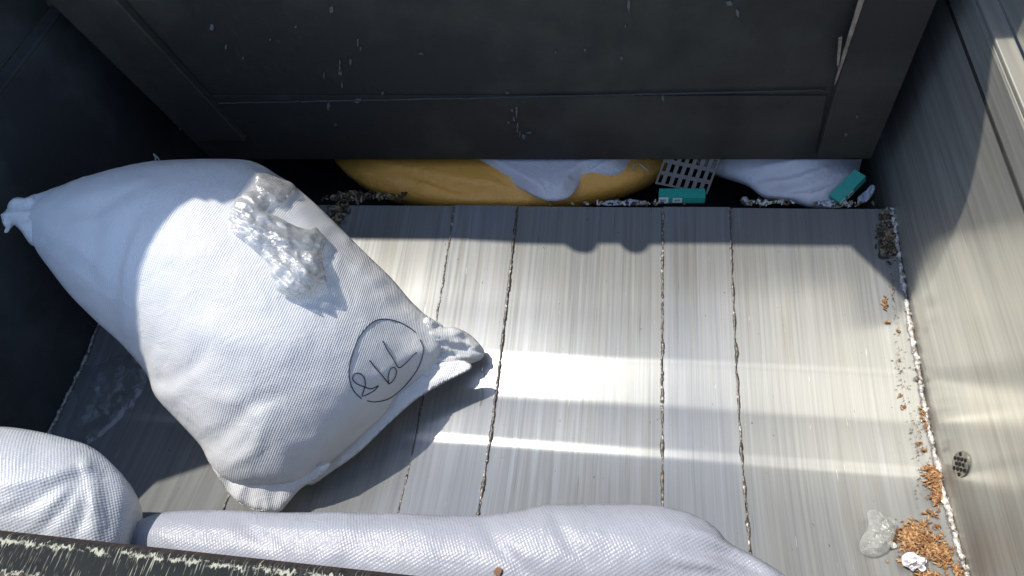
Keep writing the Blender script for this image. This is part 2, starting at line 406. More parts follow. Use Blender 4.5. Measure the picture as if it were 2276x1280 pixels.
# side walls: lower steel wall, horizontal ledge, upper panel
WT = .955                                   # top of the lower walls
box('side_wall', XR, XR + .012, YN - .02, 3.2, .25, WT - .002, M['wall'], truck)
def lpanel(name, x0, x1, pts, mat): return prism(name, pts, 0, x0, x1, mat, truck, bev=.002)
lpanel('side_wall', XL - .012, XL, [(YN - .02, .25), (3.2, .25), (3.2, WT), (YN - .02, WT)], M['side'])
box('ledge', XR + .0005, XR + .030, YN - .02, 3.2, WT, WT + .008, M['wall'], truck)
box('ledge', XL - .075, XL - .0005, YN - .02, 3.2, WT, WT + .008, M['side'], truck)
rp = [(-.02, WT + .01), (3.2, WT + .01), (3.2, 2.15), (1.0, 2.15), (.80, 1.75), (.40, 1.25), (-.02, 1.0)]
lpanel('upper_side_panel', XR + .031, XR + .055, rp, M['wall'])
lp = [(-.02, WT + .01), (3.2, WT + .01), (3.2, 2.15), (1.5, 2.15), (1.4, 1.9), (1.0, 1.6), (.75, 1.45), (.57, 1.25), (.35, 1.11), (-.02, 1.0)]
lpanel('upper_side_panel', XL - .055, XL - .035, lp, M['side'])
# weld / lap line high on the right wall
vs, fs = box_vf(XR - .004, XR + .0, YN, 3.0, .893, .899); mesh('lap_joint', vs, fs, M['blade'], truck)
vs, fs = box_vf(XR - .003, XR - .0002, YN, 3.0, .9, WT - .004); mesh('rub_rail', vs, fs, M['wall'], truck)

# sill (tail of the hopper)
sillp = [(.088, 1.0), (.094, .992), (.094, .93), (.07, .93), (.062, .30), (.02, .30), (.045, .93), (.044, .95), (.0, .94), (.0, .99), (.046, 1.001)]
prism('sill', sillp, 0, XL - .09, XR + .11, M['sill'], truck, bev=.0015)
vs, fs = box_vf(XL - .1, XR + .12, .02, .045, .35, .93)
# body behind the blade
box('body_floor', XL, XR, YF - .02, 3.2, .33, .345, M['dark'], truck)
box('lip_plate', XL + .002, XR - .002, YF - .012, YF - .004, .345, fz(YF) - .009, M['side'], truck, 0)
box('body_wall', XL - .1, XR + .12, 3.2, 3.22, .25, 2.15, M['dark'], truck)
box('undercarriage', XL - .01, XR + .01, .07, 3.2, .235, .327, M['dark'], truck)

# packer blade
blade = bpy.data.objects.new('packer_blade', None)
YB = 1.12
def bp(px, py, y=None):
    p = onplane(px, py, Vector((0, YB if y is None else y, 0)), Vector((0, 1, 0))); return (p.x, p.z)
zb = bp(1200, 355)[1]; zw = bp(1200, 211)[1]; zt = bp(1200, -45)[1]
def bq(name, pxq, y0, y1, mat, parent, bev):
    q = [bp(a, b, y0) for a, b in pxq]; return prism(name, q, 1, y0, y1, mat, parent, bev)
bl = bq('packer_blade', [(472, 355), (1936, 355), (2101, -45), (60, -45)], YB, YB + .03, M['blade'], truck, .002)
def bchild(o): o.parent = bl; o.matrix_parent_inverse = Matrix.Identity(4); return o
bchild(bq('cutting_lip', [(540, 354), (1812, 354), (1838, 213), (392, 213)], YB - .004, YB - .0003, M['blade'], None, .001))
bchild(bq('side_rib', [(1816, 352), (1938, 352), (2103, -45), (1925, -45)], YB - .022, YB - .0003, M['blade'], None, .003))
bchild(bq('side_rib', [(430, 315), (545, 315), (215, -45), (58, -45)], YB - .022, YB - .0003, M['blade'], None, .003))
xl, xr = bp(60, -45)[0], bp(2101, -45)[0]
vs = [(xl, YB - .001, zt), (xr, YB - .001, zt), (xr - .05, YB + .40, 1.90), (xl + .05, YB + .40, 1.90)]; vs += [(x, y + .03, z) for x, y, z in vs]
bchild(mesh('back_panel', vs, [(0, 1, 2, 3), (7, 6, 5, 4), (0, 4, 5, 1), (1, 5, 6, 2), (2, 6, 7, 3), (3, 7, 4, 0)], M['blade'], None))
n = 600; xa, xb = bp(400, 211)[0], bp(1830, 211)[0]
pts = [(xa + (xb - xa)*i/(n-1), YB - .005 + .001*noise.noise(Vector((i*.2, 0, 0))), zw + .0015*noise.noise(Vector((i*.05, 3, 0)))) for i in range(n)]
vs, fs = tube_vf(pts, lambda i: .0024*(1 + .6*noise.noise(Vector((i*.5, 1, 1)))), 6)
bw = NB('dusty_black_weld'); nn = bw.noise(bw.coord((5, 60, 60)), 1, 4, .7)
bw.set(col=bw.ramp(nn, [(.45, (.03, .03, .03)), (.68, (.06, .058, .05)), (.78, (.20, .19, .17))]), rough=.6)
bchild(mesh('weld_seam', vs, fs, bw.m, None, smooth=True))
# scraped edge of the right rib: bare brownish metal, its pale tone includes caught light
e0 = onplane(1855, 190, Vector((0, YB - .026, 0)), Vector((0, 1, 0))); e1 = onplane(1918, -10, Vector((0, YB - .026, 0)), Vector((0, 1, 0)))
M['scrape'] = simple('lit_scraped_metal', (.34, .27, .21), .5, .3, .001, 60, .5)
ed = (e1 - e0)
def lens(a, b, w0, w1, y, n=14, seed=0):
    vs, fs = [], []
    d = (b - a); s_ = Vector((d.z, 0, -d.x)).normalized()
    for i in range(n):
        t = i/(n-1); wd = (w0 + (w1-w0)*t) * (1 if t > .15 else t/.15+.1) * (1 + .35*noise.noise(Vector((t*9, seed, 0))))
        c = a + d*t; vs += [c + s_*wd, c - s_*wd, c + s_*wd + Vector((0, .003, 0)), c - s_*wd + Vector((0, .003, 0))]
    for i in range(n-1):
        a_ = i*4; fs += [(a_, a_+1, a_+5, a_+4), (a_, a_+4, a_+6, a_+2), (a_+1, a_+3, a_+7, a_+5), (a_+2, a_+6, a_+7, a_+3)]
    fs += [(0, 2, 3, 1), ((n-1)*4, (n-1)*4+1, (n-1)*4+3, (n-1)*4+2)]
    return vs, fs
e2 = onplane(1862, 150, Vector((0, YB-.028, 0)), Vector((0, 1, 0))); e3 = onplane(1868, 84, Vector((0, YB-.028, 0)), Vector((0, 1, 0)))
vs, fs = join_vf([lens(e0, e1, .0022, .0045, 0), lens(e2, e3, .002, .003, 0, 10, 4)])
bchild(mesh('lit_scraped_edge', vs, fs, M['scrape'], None))
# paint chips and dried drips on the blade
def pt_b(px, py, y=YB - .0035): return onplane(px, py, Vector((0, y, 0)), Vector((0, 1, 0)))
L = []
chips = [(737, 22, 4, 8), (1398, 12, 4, 14), (1622, 8, 9, 5), (1640, 30, 4, 9), (470, 62, 4, 7), (502, 105, 2, 6), (657, 60, 2, 3), (540, 130, 2, 3), (795, 95, 2, 10), (801, 108, 2, 6), (779, 138, 3, 8),
         (755, 145, 1.5, 14), (756, 163, 4, 4), (760, 190, 2, 7), (720, 170, 1.5, 8), (1148, 250, 2, 14), (1142, 265, 3, 4), (1150, 285, 2, 12), (1163, 305, 5, 6), (1155, 298, 2, 8), (1138, 246, 3, 3), (796, 224, 8, 5), (730, 236, 3, 10),
         (745, 278, 3, 3), (1130, 272, 3, 3), (1176, 296, 5, 2), (1390, 60, 1.5, 4), (1235, 116, 1.5, 2), (1300, 112, 2, 3), (1382, 130, 3, 3), (600, 88, 2, 2), (390, 270, 4, 8), (400, 282, 3, 8), (500, 262, 2, 5), (1880, 300, 3, 3), (1905, 260, 3, 4), (850, 208, 3, 3), (1127, 207, 3, 3), (935, 120, 5, 1.5)]
for k, (cx, cy, wx, wy) in enumerate(chips):
    off = YB - .0035 if cy < 205 else YB - .0065
    if 205 <= cy and not (480 < cx < 1800): off = YB - .003
    if cx > 1835: off = YB - .0255
    nn_ = 9; ring = []
    for i in range(nn_):
        a = 2*math.pi*i/nn_; rr = .6 + .7*random.random()
        ring.append((cx + wx*rr*math.cos(a), cy + wy*rr*math.sin(a)))
    v0 = [pt_b(px, py, off) for px, py in ring]; v1 = [p + Vector((0, .003, 0)) for p in v0]
    L.append((v0 + v1, [tuple(range(nn_))] + [(i, (i+1) % nn_, nn_+(i+1) % nn_, nn_+i) for i in range(nn_)]))
vs, fs = join_vf(L); bchild(mesh('paint_chips', vs, fs, simple('pale_dried_chips', (.13, .13, .12), .8, var=.6, scale=200), None))['kind'] = 'stuff'

# ------------------------------------------------------------------ soft bodies
def polydist(P, poly):
    A = poly; B = np.roll(poly, -1, 0); d = np.full(len(P), 1e9)
    for a, b in zip(A, B):
        ab = b - a; t = np.clip(((P - a) @ ab) / max(ab @ ab, 1e-12), 0, 1); q = a + t[:, None]*ab
        d = np.minimum(d, np.hypot(*(P - q).T))
    return d
def inside(P, poly):
    x, y = P[:, 0], P[:, 1]; c = np.zeros(len(P), bool); j = len(poly) - 1
    for i in range(len(poly)):
        xi, yi = poly[i]; xj, yj = poly[j]
        cond = ((yi > y) != (yj > y)) & (x < (xj - xi)*(y - yi)/(yj - yi + 1e-15) + xi)
        c ^= cond; j = i
    return c
class Soft:
    """closed pillow whose widest outline lies in a plane; the top sheet is relaxed under pressure so it puckers like cloth"""
    def __init__(s, outline, p0, nrm, h, sharp=False):
        n = Vector(nrm).normalized(); s.n = n; s.p0 = Vector(p0)
        s.u = (Vector((1, 0, 0)) - n*n.x).normalized(); s.v = n.cross(s.u)
        o3 = [onplane(px, py, s.p0, n) - s.p0 for px, py in outline]
        o2 = [(q.dot(s.u), q.dot(s.v)) for q in o3]
        if sharp: poly = []; 
        poly = np.array(catmull(o2, h) if not sharp else sum([[np.array(o2[i])*(1-j/m) + np.array(o2[(i+1) % len(o2)])*(j/m) for j in range(m)] for i in range(len(o2)) for m in [max(1, int(math.dist(o2[i], o2[(i+1) % len(o2)])/h))]], []))
        s.poly = poly; nb = len(poly)
        lo, hi = poly.min(0), poly.max(0); g = []
        r = 0; y = lo[1]
        while y < hi[1]:
            xs = np.arange(lo[0] + (h/2 if r % 2 else 0), hi[0], h); g += [(x, y) for x in xs]; y += h*.866; r += 1
        g = np.array(g) + rng.uniform(-.12*h, .12*h, (len(g), 2))
        g = g[inside(g, poly)]; g = g[polydist(g, poly) > .55*h]
        P = np.vstack([poly, g])
        vs, es, fs, *_ = delaunay_2d_cdt([Vector(p) for p in P], [], [list(range(nb))], 1, 1e-7)
        s.P = np.array([tuple(v) for v in vs]); s.F = np.array([f for f in fs if len(f) == 3])
        s.d = polydist(s.P, poly); s.nb = s.d < 1e-6
        a, b, c = s.P[s.F[:, 0]], s.P[s.F[:, 1]], s.P[s.F[:, 2]]
        ar = (b[:, 0]-a[:, 0])*(c[:, 1]-a[:, 1]) - (b[:, 1]-a[:, 1])*(c[:, 0]-a[:, 0])
        s.F[ar < 0] = s.F[ar < 0][:, ::-1]
        s.X = np.column_stack([s.P, np.zeros(len(s.P))]); s.h = h
    def dome(s, T, D, pw=.6):
        q = np.clip(s.d/D, 0, 1); return T*(1 - (1 - q)**2)**pw
    def sim(s, T, D, stretch=1.08, press=.00035, iters=350, seed=1.0, comp=.25, smooth=.04, wr=.004, wfun=None):
        E = np.vstack([s.F[:, [0, 1]], s.F[:, [1, 2]], s.F[:, [2, 0]]]); E.sort(1); E = np.unique(E, axis=0)
        i, j = E[:, 0], E[:, 1]; N = len(s.P)
        L = np.hypot(*(s.P[i] - s.P[j]).T) * stretch
        if wfun is not None: L = L * wfun(s.P[(i)] * .5 + s.P[j] * .5)
        val = np.bincount(i, minlength=N) + np.bincount(j, minlength=N)
        free = ~s.nb; X = s.X.copy(); X[:, 2] = s.dome(T, D)
        for k in range(N):
            if free[k]: X[k, 2] += wr*noise.noise(Vector((X[k, 0]*30, X[k, 1]*30, seed))) + wr*2*noise.noise(Vector((X[k, 0]*11, X[k, 1]*11, seed+5)))
        V = np.zeros_like(X); Fq = s.F
        for it in range(iters):
            nr = np.cross(X[Fq[:, 1]] - X[Fq[:, 0]], X[Fq[:, 2]] - X[Fq[:, 0]])
            nv = np.column_stack([np.bincount(Fq.ravel(), np.repeat(nr[:, k], 3), N) for k in range(3)])
            nv /= (np.linalg.norm(nv, axis=1)[:, None] + 1e-12)
            V = V*.93 + nv*press*(1 if it < iters*.75 else .35); Y = X + V*free[:, None]
            for _ in range(5):
                dlt = Y[i] - Y[j]; l = np.linalg.norm(dlt, axis=1) + 1e-9; e = (l - L)
                e = np.where(e < 0, e*comp, e); cr = dlt*(e/l*.5)[:, None]
                acc = np.column_stack([np.bincount(j, cr[:, k], N) - np.bincount(i, cr[:, k], N) for k in range(3)])
                Y += (acc/val[:, None]*2.4)*free[:, None]
            av = np.column_stack([np.bincount(i, Y[j, k], N) + np.bincount(j, Y[i, k], N) for k in range(3)])/val[:, None]
            Y += (av - Y)*smooth*free[:, None]
            V = (Y - X)*.96; X = Y
        s.X = X; return s
    def world(s, X): return [s.p0 + s.u*float(q[0]) + s.v*float(q[1]) + s.n*float(q[2]) for q in X]
    def project_px(s, W):
        out = []
        for p in W:
            q = p - CAM; c = (q.x*DX + q.y*DY + q.z*DZ); out.append((1138 + F*c[0]/-c[2], 640 - F*c[1]/-c[2]))
        return np.array(out)
    def crease(s, lines):
        """lines: (px polyline, amp, width px) pushed along the normal"""
        px = s.project_px(s.world(s.X))
        for pl, amp, wd in lines:
            pl = np.array(catmull(pl, 12, closed=False)); d = np.full(len(px), 1e9); tt = np.zeros(len(px))
            for k in range(len(pl) - 1):
                a, b = pl[k], pl[k+1]; ab = b - a; t = np.clip(((px - a) @ ab)/(ab @ ab + 1e-9), 0, 1)
                dd = np.hypot(*(px - (a + t[:, None]*ab)).T); u_ = (k + t)/(len(pl)-1); m = dd < d; d[m] = dd[m]; tt[m] = u_[m]
            fade = np.sin(np.pi*np.clip(tt, .03, .97))**.5
            s.X[:, 2] += amp*np.exp(-(d/wd)**2)*fade*np.clip(s.d/(2*s.h), 0, 1)
        return s
    def build(s, name, mat, bottom, parent=None, under=.003, nzd=False, floor=True, D=.12, nz=None, both=False):
        X = s.X
        if nz is not None:
            for k in range(len(X)):
                if not s.nb[k]: X[k, 2] += (nz(X[k], s.d[k]) if nzd else nz(X[k]))*min(1, s.d[k]/(1.5*s.h))
        B = s.X.copy(); q = np.clip(s.d/D, 0, 1); B[:, 2] = -bottom*(1 - (1 - q)**2)**.6
        B[:, :2] = s.P
        if both:
            for k in range(len(B)):
                if not s.nb[k]: B[k, 2] += .6*nz(B[k] + np.array([3., 1, 2]))*min(1, s.d[k]/(1.5*s.h))
        W = s.world(X); WB = s.world(B)
        if floor:
            for p in WB + W:
                if p.y < YF and p.z < fz(p.y) + .004: p.z = fz(p.y) + .004 + .0004*random.random()
                p.x = max(p.x, XL + .004); p.y = max(p.y, .098) if p.z < 1.0 else p.y
        N = len(W); idx = np.arange(N) + N
        bi = np.where(s.nb)[0]; idx[bi] = bi
        fs = [tuple(f) for f in s.F] + [tuple(idx[f][::-1]) for f in s.F]
        if not floor:
            for p in W + WB:
                if p.y < YB + .045: p.z = min(p.z, zb - under - max(0, 1.06 - p.y)*.1)
        used = np.unique(np.array(fs).ravel()); mp = {int(u_): k for k, u_ in enumerate(used)}
        allv = W + WB; vs = [allv[u_] for u_ in used]; fs = [tuple(mp[int(a)] for a in f) for f in fs]
        uvp = np.vstack([s.P, s.P]); uv = [uvp[u_] for u_ in used]
        o = mesh(name, vs, fs, mat, parent, smooth=True, uv=uv)
        s.bvh = BVHTree.FromPolygons([tuple(v) for v in vs], fs)
        return o
    def hit(s, px, py):
        r = ray(px, py).normalized(); loc, nrm, i, d = s.bvh.ray_cast(CAM, r); 
        if loc is None: return None, None
        if nrm.dot(r) > 0: nrm = -nrm
        return loc, nrm

# ---- big sack
out_big = [(62, 478), (72, 440), (120, 418), (190, 393), (270, 372), (340, 358), (450, 353), (540, 355), (580, 366), (612, 386), (650, 410), (700, 452), (755, 505), (815, 565), (870, 618), (925, 682), (965, 712),
           (985, 725), (982, 780), (955, 830), (890, 872), (850, 925), (790, 980), (730, 1030), (690, 1062), (620, 1078), (520, 1072), (470, 1035), (445, 990), (400, 940), (345, 880), (325, 830), (270, 765), (215, 715), (155, 655), (112, 600), (75, 545)]
nb_ = Vector((.337, -.32, .885)).normalized(); pB = Vector((-.677, .2455, H - 1.225))
sack = Soft(out_big, pB, nb_, .0105)
sack.sim(.12, .26, stretch=1.075, iters=230, seed=2.0, comp=.2, smooth=.03)
sack.crease([([(300, 470), (262, 560), (250, 680), (255, 760)], -.010, 16), ([(330, 480), (285, 600), (275, 740)], .008, 12), ([(225, 430), (205, 520), (215, 640)], -.007, 18),
             ([(440, 1010), (500, 960), (560, 900), (640, 870)], -.007, 20), ([(700, 1050), (800, 960), (880, 890), (960, 820)], -.010, 14), ([(450, 880), (540, 900), (640, 990), (700, 1030)], .006, 16),
             ([(860, 640), (800, 600), (740, 560)], .005, 12), ([(960, 760), (880, 740), (820, 690)], -.006, 14), ([(965, 770), (900, 800), (820, 860)], .005, 14),
             ([(120, 480), (200, 470), (300, 420)], -.006, 14), ([(110, 520), (190, 560), (250, 640)], .005, 12), ([(500, 1040), (560, 1000), (590, 940)], .006, 12),
             ([(640, 430), (700, 520), (760, 620)], .004, 20), ([(340, 860), (420, 820), (470, 760)], -.005, 16), ([(400, 700), (520, 760), (700, 780)], .005, 40)])
def nz_big(p, d=1):
    wgt = math.exp(-(d/.075)**2)
    return (wgt*.008 + .0012)*(ridged((p[0]*1.0+p[1]*.3, p[1]*1.0-p[0]*.3, 0), 19, 5.0, 3)-.6) + .0030*fnoise((p[0], p[1], 0), 7, 1.0, 4) + .0016*(ridged((p[0]*.6+p[1]*.5, p[1]*.9-p[0]*.5, 0), 12, 2.0, 3)-.6)
SACK = sack.build('woven_sack', M['sack'], .16, None, D=.20, nz=nz_big, nzd=True)
tag(SACK, 'large stuffed white sack with circled handwriting slumped across the hopper floor', 'sack')
def onsack(S, px, py, off=.0):
    p, nn = S.hit(px, py)
    return None if p is None else p + nn*off
def strokes(S, L, r, off=.0006, seg=5):
    out = []
    for pl in L:
        P = [onsack(S, q[0], q[1], off) for q in catmull(pl, 3.0, closed=False)]; P = [p for p in P if p]
        if len(P) > 2: out.append(tube_vf(P, r, seg))
    return join_vf(out)
z4 = lambda L: [(400 + x/2.56, 680 + y/2.56) for x, y in L]
wr = [z4([(1365,190),(1383,235),(1378,290),(1350,360),(1300,430),(1240,490),(1180,530),(1110,545),(1065,538)]),
      z4([(1032,526),(990,485),(967,430),(962,360),(982,270),(1012,190),(1060,125),(1110,85),(1170,75),(1240,90),(1300,120),(1340,150)]),
      z4([(1130,452),(1085,470),(1040,456),(1000,438),(982,412),(993,386),(1022,384),(1048,408),(1054,450),(1042,490),(1036,512),(1072,500),(1108,478),(1130,452)]),
      z4([(1078,308),(1110,350),(1150,395),(1180,432),(1189,443)]), z4([(1189,443),(1184,405),(1194,365),(1215,348),(1231,366),(1226,398),(1208,428),(1190,443)]),
      z4([(1153,198),(1180,250),(1215,305),(1245,350),(1280,328),(1310,298),(1330,276),(1348,263)])]
vs, fs = strokes(sack, wr, .0011)
mesh('marker_writing', vs, fs, M['ink'], SACK)
# gathered ends ("ears") of the big sack
def ear(name, outline, p0, nrm, T, amp, sc, mat, parent, h=.005, floor=True, bottom=None, D=.02, axis=((0, 0), (1, 0))):
    s_ = Soft(outline, p0, nrm, h); s_.X[:, 2] = s_.dome(T, D)
    a_, b_ = [onplane(*q, s_.p0, s_.n) for q in axis]; dd = (b_ - a_); ax2 = np.array([dd.dot(s_.u), dd.dot(s_.v)]); ax2 /= np.linalg.norm(ax2)
    def rot(p): return (p[0]*ax2[0] + p[1]*ax2[1], -p[0]*ax2[1] + p[1]*ax2[0])
    s_.build(name, mat, bottom if bottom is not None else T*.7, parent, floor=floor, D=D,
             nz=lambda p: amp*(ridged((rot(p)[0]*.28, rot(p)[1], 0), sc, T*50, 2) - .62)*2 + amp*.25*fnoise((p[0], p[1], 1), sc), both=True)
    return s_
pn = onplane(985, 750, pB, nb_)
ear('tied_neck', [(945, 706), (985, 726), (1010, 727), (1040, 740), (1062, 760), (1077, 782), (1068, 800), (1035, 812), (1005, 825), (965, 838), (935, 835), (925, 780)], pn, (.62, -.35, .70), .014, .008, 40, M['sack'], SACK, .0045, axis=((940, 775), (1070, 785)))
pn = onplane(600, 1070, pB, nb_)
ear('bottom_corner', [(470, 1030), (520, 1055), (600, 1060), (690, 1040), (735, 1028), (718, 1055), (670, 1085), (640, 1118), (620, 1137), (580, 1135), (545, 1125), (510, 1100), (495, 1078)], pn + Vector((0, 0, .0)), (.22, -.62, .75), .010, .0045, 20, M['sack'], SACK, .005, axis=((600, 1050), (600, 1130)))
pn = onplane(900, 900, pB, nb_)
ear('hem_fold', [(672, 1050), (752, 985), (825, 912), (878, 860), (940, 818), (1020, 800), (1048, 818), (985, 852), (925, 888), (866, 940), (798, 1005), (735, 1050), (690, 1078)], pn, (.1, -.3, .95), .003, .003, 40, M['sack'], SACK, .005, axis=((700, 1080), (1040, 815)))
pn = onplane(60, 480, pB, nb_)
ear('tied_neck', [(85, 432), (60, 440), (38, 438), (22, 450), (14, 470), (3, 480), (8, 500), (20, 512), (30, 500), (45, 512), (70, 545), (95, 540), (100, 480)], pn, (.35, -.35, .85), .020, .005, 30, M['sack'], SACK, .0045, axis=((90, 480), (10, 490)))
M['thread'] = simple('loose_thread', (.22, .21, .20), .8)
M['thread_w'] = simple('pale_thread', (.62, .62, .62), .8)
P = [floorpt(*q, .003) for q in catmull([(1072, 820), (1077, 838), (1071, 860), (1074, 880), (1069, 900), (1066, 902), (1070, 888)], 4, closed=False)]
vs, fs = tube_vf(P, .0009, 5); P2 = [floorpt(*q, .02) for q in catmull([(1069, 800), (1072, 812), (1072, 824)], 4, closed=False)]
vs, fs = join_vf([(vs, fs), tube_vf(P2, .0009, 5)]); mesh('loose_thread', vs, fs, M['thread'], SACK)
c0 = onplane(20, 510, pB, nb_)
vs, fs = tube_vf([onplane(*q, c0 + nb_*.005, nb_) for q in catmull([(22, 500), (18, 512), (12, 516), (16, 505)], 3, closed=False)], .0022, 5)
mesh('loose_thread', vs, fs, M['thread_w'], SACK)
vs, fs = tube_vf([onplane(*q, pB, nb_) for q in catmull([(345, 362), (346, 350), (341, 342), (352, 352), (356, 360)], 3, closed=False)], .0016, 5)
mesh('loose_thread', vs, fs, M['thread'], SACK)

# ---- lower left sack
out_ll = [(-170, 1010), (-100, 955), (0, 948), (80, 958), (150, 975), (200, 992), (240, 1022), (275, 1065), (291, 1105), (290, 1150), (278, 1200), (262, 1245), (200, 1270), (60, 1260), (-100, 1230), (-190, 1130)]
sl_ = Soft(out_ll, (-.92, .20, 1.75 - 1.0), (.28, -.05, .95), .008)
sl_.sim(.09, .12, stretch=1.10, iters=180, seed=9.0, comp=.15, smooth=.03)
sl_.crease([([(185, 1045), (150, 1110), (90, 1180), (60, 1210)], -.006, 11), ([(190, 1040), (130, 1080), (40, 1130), (-20, 1150)], -.005, 11), ([(195, 1040), (190, 1120), (160, 1200)], -.007, 9),
            ([(195, 1035), (205, 1110), (215, 1200)], .008, 12), ([(185, 1035), (100, 1060), (0, 1080)], .007, 14), ([(190, 1020), (193, 1050)], .010, 9), ([(210, 1010), (240, 1100), (235, 1200)], -.004, 14)])
o = sl_.build('woven_sack', M['sack_dot2'], .26, None, D=.14, nz=lambda p: .0035*fnoise((p[0], p[1], 0), 14, 4.0, 3))
tag(o, 'rounded white woven sack puckered to a knot, in the left corner behind the scratched sill', 'sack')

# ---- bottom sack
out_bt = [(262, 1215), (296, 1168), (340, 1144), (400, 1135), (500, 1134), (620, 1139), (760, 1138), (900, 1141), (1000, 1145), (1075, 1145), (1150, 1134), (1210, 1122), (1300, 1121), (1400, 1120), (1480, 1126), (1545, 1145),
          (1590, 1172), (1620, 1205), (1680, 1237), (1735, 1272), (1790, 1320), (1700, 1375), (1450, 1372), (1200, 1368), (900, 1350), (600, 1310), (380, 1275)]
sb_ = Soft(out_bt, (-.2, .2, 1.75 - 1.085), (0, -.10, 1), .008)
sb_.sim(.07, .085, stretch=1.085, iters=180, seed=4.0, comp=.15, smooth=.03)
sb_.crease([([(1730, 1275), (1640, 1225), (1560, 1185), (1480, 1170)], .009, 8), ([(1700, 1275), (1610, 1235), (1520, 1215)], -.008, 8), ([(1660, 1280), (1580, 1255), (1500, 1240)], .007, 8), ([(1620, 1290), (1540, 1270), (1470, 1262)], -.006, 8),
            ([(1080, 1165), (1110, 1215), (1180, 1280)], -.006, 16), ([(520, 1145), (560, 1180), (640, 1230)], -.004, 14), ([(560, 1160), (760, 1175), (960, 1170)], .004, 16), ([(1230, 1140), (1260, 1200), (1330, 1270)], -.005, 14)])
o2 = sb_.build('woven_sack', M['sack_dot'], .17, None, D=.09, nz=lambda p: .003*fnoise((p[0], p[1], 0), 12, 8.0, 3))
tag(o2, 'long white checked sack lying along the inside of the sill at the bottom', 'sack')
ps, ns = sb_.hit(1108, 1270)
if ps:
    vs = []; k = 10
    a = ns.cross(Vector((0, 1, 0))).normalized(); b_ = ns.cross(a)
    for i in range(k):
        an = 2*math.pi*i/k; r = .0058*(.75 + .5*random.random()); vs.append(ps + ns*.002 + a*r*math.cos(an) + b_*r*math.sin(an))
    vs2 = [v + ns*.0025 for v in vs]
    o = mesh('leaf_scrap', vs + vs2, [tuple(range(k))[::-1], tuple(range(k, 2*k))] + [(i, (i+1) % k, k+(i+1) % k, k+i) for i in range(k)], simple('brown_scrap', (.26, .14, .08), .8))
    tag(o, 'tiny brown scrap lying on the long white sack at the bottom edge', 'scrap')

# ---- sacks behind the blade
yb = 1.14
out_y = [(738, 300), (742, 352), (765, 378), (800, 402), (850, 424), (920, 438), (1000, 446), (1100, 449), (1190, 447), (1270, 440), (1340, 425), (1400, 408), (1445, 390), (1470, 376), (1490, 355), (1500, 300), (1300, 240), (1000, 230), (820, 250)]
sy = Soft(out_y, onplane(1060, 447, Vector((0, 1.035, 0)), Vector((0, 1, 0))), (0, .10, 1), .012)
sy.sim(.02, .10, stretch=1.012, iters=110, seed=3.0)
sy.crease([([(790, 360), (900, 380), (1050, 420), (1180, 440)], -.012, 9), ([(900, 355), (1000, 375), (1140, 425)], .012, 10), ([(860, 352), (960, 395), (1060, 435)], -.010, 8), ([(960, 352), (1080, 385), (1180, 428)], -.010, 8), ([(780, 372), (860, 405), (960, 432)], .008, 8), ([(1330, 415), (1400, 390), (1460, 375)], .005, 8)])
o = sy.build('yellow_sack', M['sack_yel'], .12, None, under=.022, floor=False, D=.12, nz=lambda p: .003*fnoise((p[0], p[1], 0), 10, 4.0, 3))
tag(o, 'golden yellow woven sack squeezed under the packer blade', 'sack')
P = [onsack(sy, *q, .002) for q in catmull([(1408, 378), (1408, 368), (1420, 364), (1430, 372), (1440, 378)], 3, closed=False)]
P = [p for p in P if p]
if len(P) > 3:
    vs, fs = tube_vf(P, .0016, 5); mesh('stitch_string', vs, fs, M['thread_w'], o)
out_w = [(1025, 300), (1035, 352), (1060, 376), (1110, 398), (1160, 420), (1212, 442), (1262, 438), (1285, 415), (1300, 398), (1370, 388), (1405, 370), (1440, 352), (1455, 300), (1300, 260), (1120, 260)]
sw = Soft(out_w, onplane(1215, 441, Vector((0, 1.020, 0)), Vector((0, 1, 0))), (0, .16, 1), .0065)
sw.sim(.012, .04, stretch=1.004, iters=60, seed=6.0)
sw.crease([([(1150, 352), (1190, 375), (1212, 400), (1222, 438)], -.016, 7), ([(1100, 352), (1160, 380), (1205, 425)], .010, 9), ([(1170, 352), (1202, 372), (1224, 400)], .012, 6), ([(1250, 352), (1240, 380), (1250, 425)], .010, 9),
           ([(1272, 352), (1262, 375), (1285, 398)], -.014, 6), ([(1300, 352), (1262, 372), (1250, 388)], .012, 5), ([(1335, 355), (1300, 375), (1270, 388)], -.010, 6), ([(1205, 352), (1228, 370), (1240, 402)], -.012, 6), ([(1380, 355), (1330, 372), (1295, 388)], .009, 6), ([(1410, 352), (1370, 368)], -.008, 6), ([(1070, 356), (1110, 385)], -.007, 8)])
o = sw.build('woven_sack', M['sack_grey'], .04, None, floor=False, D=.10, nz=lambda p: .004*fnoise((p[0], p[1], 0), 16, 4.0, 3))
tag(o, 'creased white sack corner hanging over the yellow sack under the blade', 'sack')
out_r = [(1530, 290), (1545, 352), (1585, 378), (1640, 396), (1662, 405), (1700, 432), (1760, 440), (1800, 452), (1850, 456), (1880, 446), (1900, 410), (1912, 370), (1915, 300), (1800, 250), (1620, 250)]
sr = Soft(out_r, onplane(1830, 450, Vector((0, 1.035, 0)), Vector((0, 1, 0))), (0, .10, 1), .009)
sr.sim(.022, .08, stretch=1.02, iters=110, seed=7.0)
sr.crease([([(1890, 360), (1800, 410), (1700, 428)], -.014, 8), ([(1905, 380), (1840, 425), (1740, 442)], .012, 8), ([(1880, 352), (1760, 380), (1650, 395)], -.010, 9), ([(1890, 400), (1850, 430), (1830, 452)], -.014, 6), ([(1800, 352), (1720, 375), (1640, 385)], .009, 9),
           ([(1870, 390), (1800, 430), (1760, 440)], -.010, 5), ([(1885, 410), (1860, 440)], .010, 5), ([(1840, 370), (1780, 400), (1700, 410)], .010, 7)])
